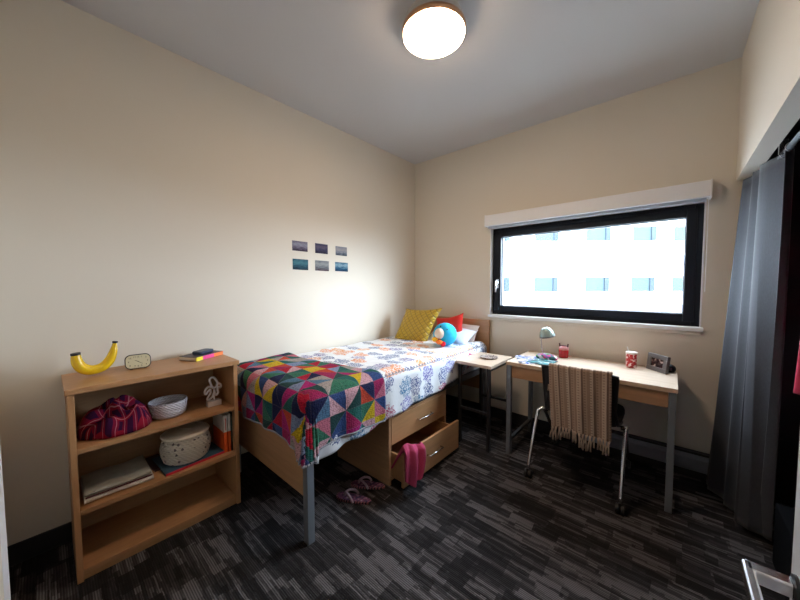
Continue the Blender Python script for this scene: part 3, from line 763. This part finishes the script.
for s_ in (-1, 1): G().box(.150, .18, -2.682+s_*.03-.006, -2.682+s_*.03+.006, TOP, TOP+.006).obj('foot', M['blackp'], ck)

def slab(name, cx_, cy_, z0, lx, ly, h, ang, mats, label, cat, cover=.0015, group=None, spine=None, coverm=None):
    o = thing(name, label, cat, (cx_, cy_, z0), group)
    Mx = Matrix.Rotation(R(ang), 3, 'Z'); c = Vector((cx_, cy_, z0))
    def bb(x0, x1, y0, y1, a, b):
        g = G().box(x0, x1, y0, y1, a, b); g.v = [Mx @ v+c for v in g.v]; return g
    bb(-lx/2+.003, lx/2-.003, -ly/2+.002, ly/2-.003, cover, h-cover).obj('pages', plain('paper page block', (.78, .75, .68), .8), o)
    g = bb(-lx/2, lx/2, -ly/2, ly/2, 0, cover); g2 = bb(-lx/2, lx/2, -ly/2, ly/2, h-cover, h); g.add(g2.v, g2.f); g3 = bb(-lx/2, lx/2, -ly/2, -ly/2+.0015, 0, h); g.add(g3.v, g3.f)
    g.obj('cover', mats, o); return o
# bright spined book: spine faces the room
bo = thing('paperback_book', 'book with yellow, pink and orange spine lying on the bookshelf top', 'book', (.17, -2.355, TOP))
rot = Matrix.Rotation(R(27), 3, 'Z'); c0 = Vector((.135, -2.362, TOP))
def rb_(x0, x1, y0, y1, z0, z1):
    g = G().box(x0, x1, y0, y1, z0, z1); g.v = [rot @ v+c0 for v in g.v]; return g
rb_(-.065, .062, -.098, .098, .002, .022).obj('pages', plain('cream pages', (.72, .66, .55), .8), bo)
rb_(-.068, .066, -.100, .100, .022, .0245).obj('cover', plain('dark book cover', (.05, .035, .05), .4), bo)
rb_(-.068, .066, -.100, .100, 0, .002).obj('cover', plain('dark book cover', (.05, .035, .05), .4), bo)
for a, b, c in ((-.100, -.055, (.85, .72, .02)), (-.055, .028, (.85, .06, .30)), (.028, .100, (.90, .22, .04))):
    rb_(.062, .0675, a, b, .001, .0238).obj('spine', plain('bright spine', c, .5), bo)
g = G().prism(rrect(.036, .056, .016), 0, .020, Matrix.Rotation(R(30), 3, 'Z'), (.128, -2.352, TOP+.0245))
tag(g.obj('glasses_case', plain('navy case', (.025, .04, .085), .35), bevel=.007), 'small navy blue case lying on top of the bright spined book', 'case')

# --- upper shelf
def plaid():
    t = NT('maroon and red plaid'); uv = t.coord('UV'); x, y, _ = t.sep(uv)
    def st(c, f, th_): return t.math('LESS_THAN', t.math('ABSOLUTE', t.math('SUBTRACT', t.math('FRACT', t.math('MULTIPLY', c, f*.75)), .5)), th_)
    col = t.mix(st(x, 5., .18), (.030, .004, .028), (.20, .006, .020)); col = t.mix(t.math('MULTIPLY', st(y, 5., .26), .55), col, (.24, .006, .02))
    col = t.mix(t.math('MULTIPLY', t.math('MAXIMUM', st(x, 5., .035), st(y, 5., .028)), .5), col, (.55, .25, .28))
    return t.done(col, .9, 0, .1)
def heap(g, c, a, b, h, seed, nu=46, nv=46):
    def f(u, v):
        p, q = u*2-1, v*2-1
        r_ = max(abs(p), abs(q)); an = math.atan2(q, p); rad = r_
        wob = 1+.12*noise.noise(Vector((math.cos(an)*1.5, math.sin(an)*1.5, seed)))
        x = math.cos(an)*rad*a*wob; y = math.sin(an)*rad*b*wob
        base = (1-rad**2.6)
        rg = noise.noise(Vector((x*11, y*11, seed)))*.5+.5*(1-abs(noise.noise(Vector((x*16, y*9, seed+5))))*2.2)
        z = h*(max(0, base)**.55)*(.40+.60*rg)+.012*noise.noise(Vector((x*34, y*28, seed+9)))*max(0, base)
        return Vector(c)+Vector((x, y, max(.001, z+.004)))
    g.grid(nu, nv, f, uvf=lambda u, v: (u*1.7+.2*noise.noise(Vector((u*4, v*4, 1))), v*1.7+.2*noise.noise(Vector((u*4, v*4, 7)))))
    return g
g = heap(G(), (.205, -2.785, SH1), .160, .142, .195, 3.3, 80, 80)
tag(g.obj('plaid_shirt', plaid(), smooth=True, solid=.004, soff=1), 'crumpled maroon and red plaid shirt heaped on the upper shelf', 'shirt')
def weave(name, ca, cb, n=26, slant=0., thr=.0):
    t = NT(name); co = t.coord(); x, y, z = t.sep(co)
    a = t.math('ARCTAN2', y, x)
    s1 = t.math('SINE', t.math('ADD', t.math('MULTIPLY', a, float(n)), t.math('MULTIPLY', z, slant)))
    s2 = t.math('SINE', t.math('MULTIPLY', z, 520.))
    h = t.math('ADD', t.math('MULTIPLY', s1, .5), t.math('MULTIPLY', s2, .5))
    t.bump(h, .6, .006)
    return t, h
t, h_ = weave('lavender white woven cord', 0, 0, 30, 420.)
M['bowl'] = t.done(t.mix(t.math('MULTIPLY_ADD', h_, .4, .5), (.45, .43, .50), (.78, .77, .82)), .8)
tag(G().lathe((.225, -2.565, SH1+.001), [(.002, 0), (.070, 0), (.082, .010), (.088, .035), (.092, .082), (.090, .087), (.085, .084), (.080, .035), (.066, .012), (.002, .009)], 48).obj('woven_bowl', M['bowl'], smooth=True), 'pale lavender woven cord bowl standing empty on the upper shelf', 'bowl')
# banana outline sign
sg = thing('banana_sign', 'white outline sign of a peeled banana on a block, on the upper shelf', 'ornament', (.27, -2.345, SH1))
G().box(.245, .285, -2.380, -2.305, SH1, SH1+.032).obj('block', plain('white painted block', (.70, .66, .66), .6), sg, bevel=.002)
def q2(px, py):                            # crop pixels to sign plane
    return (.262+(px-270)*.0000, -2.3425+(px-270)*.000325, SH1+.030+(475-py)*.000405)
wt = plain('white neon tubing', (.78, .72, .74), .4)
def loop(pts, name='outline'):
    p, _r2 = smooth_path([q2(*a) for a in pts], [1]*len(pts), 5); G().tube(p, .0064, 8).obj(name, wt, sg, smooth=True)
loop([(270, 285), (240, 240), (225, 190), (212, 150), (240, 118), (285, 125), (325, 170), (345, 225), (325, 270), (295, 285), (270, 285)])
loop([(245, 262), (190, 250), (145, 280), (125, 325), (150, 355), (180, 320), (215, 295), (225, 340), (190, 390), (160, 430), (190, 445), (240, 420), (270, 380), (290, 320)])
loop([(325, 250), (370, 230), (405, 262), (395, 300), (350, 285), (345, 330), (350, 370), (320, 400), (295, 370), (285, 310)])
loop([(280, 480), (278, 430), (275, 395)], 'stem')

# --- middle shelf
fb = thing('folded_blanket', 'grey folded blanket with white underside on the middle shelf', 'blanket', (.22, -2.79, SH2))
def fold_layer(z0, h, x0, x1, y0, y1, ph_):
    def f(u, v):
        a = u*2*PI; c_, s_ = math.cos(a), math.sin(a)
        yy = y0+(y1-y0)*v
        xx = (x0+x1)/2+(x1-x0)/2*math.copysign(abs(c_)**.35, c_)
        zz = z0+h/2+h/2*math.copysign(abs(s_)**.6, s_)+.003*math.sin(yy*40+ph_)*(1 if s_ > 0 else .0)
        return (xx+.004*math.sin(yy*25+ph_), yy, zz)
    g = G().grid(36, 30, f); n = len(g.v)
    g.f.append(tuple(i*31 for i in range(36))); g.f.append(tuple(i*31+30 for i in range(35, -1, -1))); g.fm += [0, 0]
    return g
fold_layer(SH2, .030, .10, .345, -2.925, -2.665, 0).obj('lower_fold', plain('off white fleece', (.66, .62, .58), .9), fb, smooth=True)
fold_layer(SH2+.030, .020, .105, .338, -2.922, -2.672, 2).obj('upper_fold', plain('grey fleece', (.36, .36, .32), .9, var=.25, nscale=25), fb, smooth=True)
G().box(.339, .3435, -2.92, -2.67, SH2+.027, SH2+.032).obj('maroon_trim', plain('maroon trim', (.10, .02, .03), .8), fb)
def hardback(name, x0, x1, y0, y1, z0, z1, col, label, rotz=0, flat=True, page=(.7, .66, .6)):
    o = thing(name, label, 'book', ((x0+x1)/2, (y0+y1)/2, z0)); c = Vector(((x0+x1)/2, (y0+y1)/2, 0)); mr = Matrix.Rotation(R(rotz), 3, 'Z')
    def bb(*a, k=0):
        g = G().box(*a, k=k); g.v = [mr @ (v-c)+c for v in g.v]; return g
    bb(x0+.004, x1-.004, y0+.004, y1-.004, z0+.002, z1-.002).obj('pages', plain('page block', page, .8), o)
    g = bb(x0, x1, y0, y1, z0, z0+.002); g2 = bb(x0, x1, y0, y1, z1-.002, z1); g.add(g2.v, g2.f)
    g.obj('cover', plain('cloth cover', col, .5), o); return o, bb
o1, bb = hardback('large_book', .10, .352, -2.625, -2.325, SH2, SH2+.013, (.04, .10, .16), 'large flat book with red spine lying under the speckled basket', 4)
bb(.350, .3545, -2.625, -2.325, SH2, SH2+.013).obj('spine', plain('crimson spine', (.50, .015, .04), .4), o1)
# magazine left of it
tag(G().prism(rrect(.10, .045, .003), 0, .006, Matrix.Rotation(R(10), 3, 'Z'), (.16, -2.618, SH2)).obj('magazine', plain('dark maroon magazine', (.08, .03, .04), .4)) , 'dark maroon magazine tucked between folded blanket and large flat book', 'magazine')
# speckled basket
t, h_ = weave('cream speckled coil', 0, 0, 40, 260.)
co = t.coord(); v_ = t.n('TexVoronoi'); t.l(co, v_.inputs['Vector']); v_.inputs['Scale'].default_value = 34; v_.inputs['Randomness'].default_value = .6
spk = t.math('LESS_THAN', v_.outputs['Distance'], .24)
base = t.mix(t.math('MULTIPLY_ADD', h_, .4, .5), (.60, .55, .46), (.84, .79, .70))
M['bask'] = t.done(t.mix(t.math('MULTIPLY', spk, .85), base, (.06, .05, .07)), .85)
bk_ = thing('speckled_basket', 'round cream basket with dark specks and flat lid on the large book', 'basket', (.215, -2.462, SH2+.013))
zb = SH2+.0135
prof = [(.002, 0), (.092, 0)]
for i in range(12): prof += [(.100+.014*math.sin(i/11*PI)+.0, .006+i*.0115), (.106+.014*math.sin(i/11*PI), .012+i*.0115)]
prof += [(.106, .148), (.002, .149)]
G().lathe((.245, -2.490, zb), prof, 48, sx=1.0, sy=1.06).obj('body', M['bask'], bk_, smooth=True)
t = NT('cream coiled lid'); co = t.coord(); vv = t.n('VectorMath', operation='LENGTH'); mp = t.mapping(co, (1, 1, 0)); t.l(mp, vv.inputs[0])
M['lid'] = t.done((.76, .69, .58), .85)
G().lathe((.245, -2.490, zb+.1495), [(.002, .0), (.112, 0), (.115, .006), (.108, .014), (.002, .018)], 48, sy=1.06).obj('lid', M['lid'], bk_, smooth=True)
G().tube([(.20, -2.52, zb+.167), (.265, -2.465, zb+.167)], .003, 6).obj('loop', M['lid'], bk_, smooth=True)
# upright books
for (y0, y1, x1, h_, top, low, lab, hz) in ((-2.318, -2.297, .345, .232, (.68, .67, .68), (.72, .09, .012), 'white topped orange book standing leftmost on the middle shelf', .55),
                                           (-2.296, -2.280, .350, .235, (.60, .62, .64), (.72, .10, .015), 'pale grey and orange book standing beside the black binder', .55)):
    o = thing('upright_book', lab, 'book', (.25, (y0+y1)/2, SH2+.0)); zz = SH2+.0
    G().box(.16, x1-.003, y0+.002, y1-.002, zz+.001, zz+h_-.003).obj('pages', plain('pages', (.7, .67, .6), .8), o)
    t = NT('two tone cover'); gz = t.coord(); zz_ = t.sep(gz)[2]
    m_ = t.done(t.mix(t.math('GREATER_THAN', zz_, h_*hz), low, top), .45)
    G().box(.158, x1, y0, y0+.002, zz, zz+h_).box(.158, x1, y1-.002, y1, zz, zz+h_).box(x1-.002, x1, y0, y1, zz, zz+h_).obj('cover', m_, o)
    if lab.startswith('white'): G().box(x1, x1+.0008, y0+.009, y0+.013, zz+h_*.6, zz+h_*.92).obj('spine_stripe', plain('red stripe', (.5, .03, .03), .5), o)
ob = thing('ring_binder', 'slim black binder standing against the right side of the bookshelf', 'binder', (.25, -2.272, SH2))
G().box(.12, .352, -2.2785, -2.2695, SH2, SH2+.245).obj('cover', M['blackp'], ob, bevel=.002)
G().box(.352, .3530, -2.2755, -2.2730, SH2+.06, SH2+.22).obj('spine_line', plain('green grey line', (.12, .22, .18), .5), ob)

# --- flip flops under the bed
def sandal(cx_, cy_, ang, lab):
    o = thing('flip_flop', lab, 'sandal', (cx_, cy_, 0), 'flip flops under the bed')
    mr = Matrix.Rotation(R(ang), 3, 'Z'); c = Vector((cx_, cy_, 0)); outl = []
    for i in range(40):
        q = 2*PI*i/40; x = .12*math.cos(q); hw = .043+.010*math.cos(q)-.006*math.cos(2*q-PI)
        outl.append((x, hw*math.sin(q)))
    t = NT('striped sole'); co = t.coord(); x, y, _ = t.sep(co); s_ = t.math('GREATER_THAN', t.math('SINE', t.math('MULTIPLY', x, 420.)), .1)
    ms = t.done(t.mix(s_, (.26, .08, .10), (.02, .015, .03)), .7)
    g = G().prism(outl, .001, .016, mr, c); g.obj('sole', ms, o, bevel=.004)
    t = NT('pink footbed'); co = t.coord(); nz = t.noise(co, 55, 3); mf = t.done(t.ramp(nz, [(.4, (.03, .02, .07)), (.55, (.20, .05, .11)), (.65, (.3, .22, .26))]), .7)
    g = G().prism([(x*.9, y*.86) for x, y in outl], .016, .0185, mr, c); g.obj('footbed', mf, o)
    for s_ in (-1, 1):
        pp = [(-.015, s_*.044, .012), (.0, s_*.040, .035), (.03, s_*.022, .047), (.055, 0, .040), (.062, 0, .018)]
        pp, _x = smooth_path(pp, [1]*5, 5); g = G().tube([mr @ Vector(p)+c for p in pp], .0075, 8); g.obj('strap', plain('pale striped strap', (.36, .25, .29), .7, var=.7, nscale=140), o, smooth=True)
sandal(.905, -1.765, 205, 'striped flip flop under the bed, nearer of the pair')
sandal(.875, -1.615, 212, 'striped flip flop beside the chest, farther of the pair')

# --- desk things
DZ = .755
def mag(name, cx_, cy_, lx, ly, ang, z, cols_, lab):
    t = NT('glossy magazine page'); co = t.coord(); nz = t.noise(co, 16, 1)
    m_ = t.done(t.ramp(nz, cols_, 'CONSTANT'), .3)
    return tag(G().prism(rrect(lx/2, ly/2, .003), 0, .004, Matrix.Rotation(R(ang), 3, 'Z'), (cx_, cy_, z)).obj(name, m_), lab, 'magazine')
mag('magazine', 1.545, -.44, .21, .27, 28, DZ, [(0, (.03, .03, .05)), (.38, (.45, .42, .50)), (.46, (.62, .60, .66)), (.54, (.01, .10, .42)), (.68, (.65, .65, .70))], 'white and blue magazine lying on the left end of the desk')
mag('magazine', 1.640, -.455, .15, .20, -12, DZ+.0045, [(0, (.01, .05, .06)), (.46, (.0, .22, .25)), (.56, (.60, .62, .64)), (.62, (.02, .16, .12))], 'teal and black magazine in front of the desk lamp')
t = NT('colourful pouch cloth'); co = t.coord(); v_ = t.n('TexVoronoi'); t.l(co, v_.inputs['Vector']); v_.inputs['Scale'].default_value = 45
M['pouch'] = t.done(t.ramp(t.sep(v_.outputs['Color'])[0], [(0, (.55, .04, .18)), (.25, (.03, .30, .12)), (.45, (.75, .72, .75)), (.65, (.25, .12, .40)), (.82, (.02, .10, .12))], 'CONSTANT'), .7)
def flat(v): return Vector((v.x, v.y, max(v.z, -.016)))
tag(G().ball((1.635, -.335, DZ+.017), (.085, .045, .028), f=flat).obj('patterned_pouch', M['pouch'], smooth=True), 'small multicoloured patterned pouch at the foot of the desk lamp', 'pouch')
# lamp
ll = thing('desk_lamp', 'small gooseneck desk lamp with pale mint metal shade on the desk', 'lamp', (1.59, -.225, DZ))
mint = plain('pale mint enamel', (.36, .46, .43), .22, .25)
G().lathe((1.59, -.225, DZ), [(.002, 0), (.062, 0), (.065, .006), (.055, .016), (.020, .026), (.002, .028)], 36).obj('base', mint, ll, smooth=True)
gp, _x = smooth_path([(1.575, -.225, DZ+.02), (1.563, -.225, DZ+.09), (1.558, -.225, DZ+.16), (1.572, -.235, DZ+.215), (1.60, -.245, DZ+.232)], [1]*5, 6)
G().tube(gp, .005, 10).obj('gooseneck', M['chrome'], ll, smooth=True)
HM = Matrix.Rotation(R(-10), 3, 'Y') @ Matrix.Rotation(R(8), 3, 'X')
hc = (1.615, -.25, DZ+.175)
G().lathe(hc, [(.058, 0), (.060, .003), (.058, .020), (.050, .045), (.036, .066), (.018, .078), (.002, .081), (.002, .078), (.034, .062), (.046, .044), (.053, .020), (.054, .003)], 40, mat=HM).obj('shade', mint, ll, smooth=True)
G().lathe(hc, [(.0595, -.002), (.062, 0), (.062, .007), (.0595, .009)], 40, mat=HM).obj('shade_rim', plain('grey rim', (.12, .13, .14), .3, .5), ll, smooth=True)
G().ball(Vector(hc)+Vector((0, 0, .025)), (.022, .022, .028), n=16, m=10).obj('bulb', plain('frosted bulb', (.8, .8, .78), .4), ll, smooth=True)
# red jar candle
rj = thing('red_jar', 'red glass jar with two dark handles near the desk lamp', 'jar', (1.722, -.17, DZ))
G().lathe((1.722, -.17, DZ), [(.002, 0), (.033, 0), (.037, .006), (.038, .055), (.036, .066), (.002, .066)], 32).obj('wax_body', plain('deep red glass', (.35, .004, .012), .15, 0, .5), rj, smooth=True)
G().lathe((1.722, -.17, DZ), [(.036, .066), (.037, .070), (.037, .090), (.034, .090), (.034, .070)], 32).obj('glass_neck', plain('pink frosted glass', (.55, .22, .22), .3), rj, smooth=True)
for s_ in (-1, 1): G().tube([(1.722+s_*.030, -.17, DZ+.088), (1.722+s_*.032, -.17, DZ+.118)], .0055, 8).obj('prong', plain('dark red metal', (.07, .015, .02), .4), rj)
G().tube([(1.692, -.17, DZ+.100), (1.752, -.17, DZ+.100)], .004, 8).obj('crossbar', plain('dark red metal', (.07, .015, .02), .4), rj)
# patterned can
cn = thing('patterned_canister', 'red and white patterned canister with pale lid on the right of the desk', 'canister', (2.178, -.18, DZ))
t = NT('red floral print'); co = t.coord(); v_ = t.n('TexVoronoi'); t.l(co, v_.inputs['Vector']); v_.inputs['Scale'].default_value = 55
m_ = t.done(t.mix(t.math('GREATER_THAN', v_.outputs['Distance'], .62), (.42, .010, .016), (.75, .60, .58)), .3)
G().lathe((2.178, -.18, DZ), [(.002, 0), (.031, 0), (.033, .004), (.033, .098), (.002, .098)], 36).obj('body', m_, cn, smooth=False)
G().lathe((2.178, -.18, DZ+.098), [(.032, 0), (.035, .002), (.035, .012), (.031, .016), (.002, .016)], 36).obj('lid', plain('cream lid', (.72, .66, .60), .4), cn, smooth=False)
G().tube([(2.160, -.18, DZ+.113), (2.152, -.18, DZ+.148)], .0035, 8).obj('straw', plain('clear white straw', (.75, .78, .80), .3), cn)
# picture frame
pf = thing('picture_frame', 'grey photo frame with a dark picture standing on the right of the desk', 'picture frame', (2.32, -.22, DZ))
a0 = Vector((2.262, -.145, DZ)); a1 = Vector((2.372, -.262, DZ)); ex = (a1-a0).normalized(); nrm = Vector((ex.y, -ex.x, 0))
if nrm.dot(Vector((2.391, -3.007, 0))-a0) < 0: nrm = -nrm
upf = (Vector((0, 0, 1))-nrm*.12).normalized(); nf_ = ex.cross(upf); 
FMx = Matrix((ex, upf, nf_)).transposed()
wF, hF = (a1-a0).length, .118
def fb_(g, x0, x1, y0, y1, z0, z1):
    o = G().box(x0, x1, y0, y1, z0, z1); g.add([FMx @ v+a0 for v in o.v], o.f); return g
sgn = 1 if nf_.dot(nrm) > 0 else -1
g = G(); b_ = .030
dpt = .022
z0_, z1_ = (-dpt, 0) if sgn > 0 else (0, dpt)
for r_ in ((0, wF, 0, b_), (0, wF, hF-b_, hF), (0, b_, b_, hF-b_), (wF-b_, wF, b_, hF-b_)): fb_(g, r_[0], r_[1], r_[2], r_[3], z0_, z1_)
g.obj('frame', plain('silver grey frame', (.13, .12, .12), .4, .2), pf, bevel=.002)
g = G(); fb_(g, b_, wF-b_, b_, hF-b_, *((-.014, -.008) if sgn > 0 else (.008, .014)))
t = NT('dark portrait print'); co = t.coord(); m_ = t.done(t.ramp(t.noise(co, 38, 2), [(.45, (.015, .012, .015)), (.56, (.12, .07, .06)), (.64, (.5, .38, .34))]), .2); g.obj('picture', m_, pf)
def flat2(v): return Vector((v.x, v.y, max(v.z, -.022)))
tag(G().ball((2.392, -.165, DZ+.023), (.036, .036, .032), f=flat2).obj('computer_mouse', plain('glossy black', (.01, .01, .012), .25), smooth=True), 'small rounded black object behind the picture frame on the desk', 'gadget')
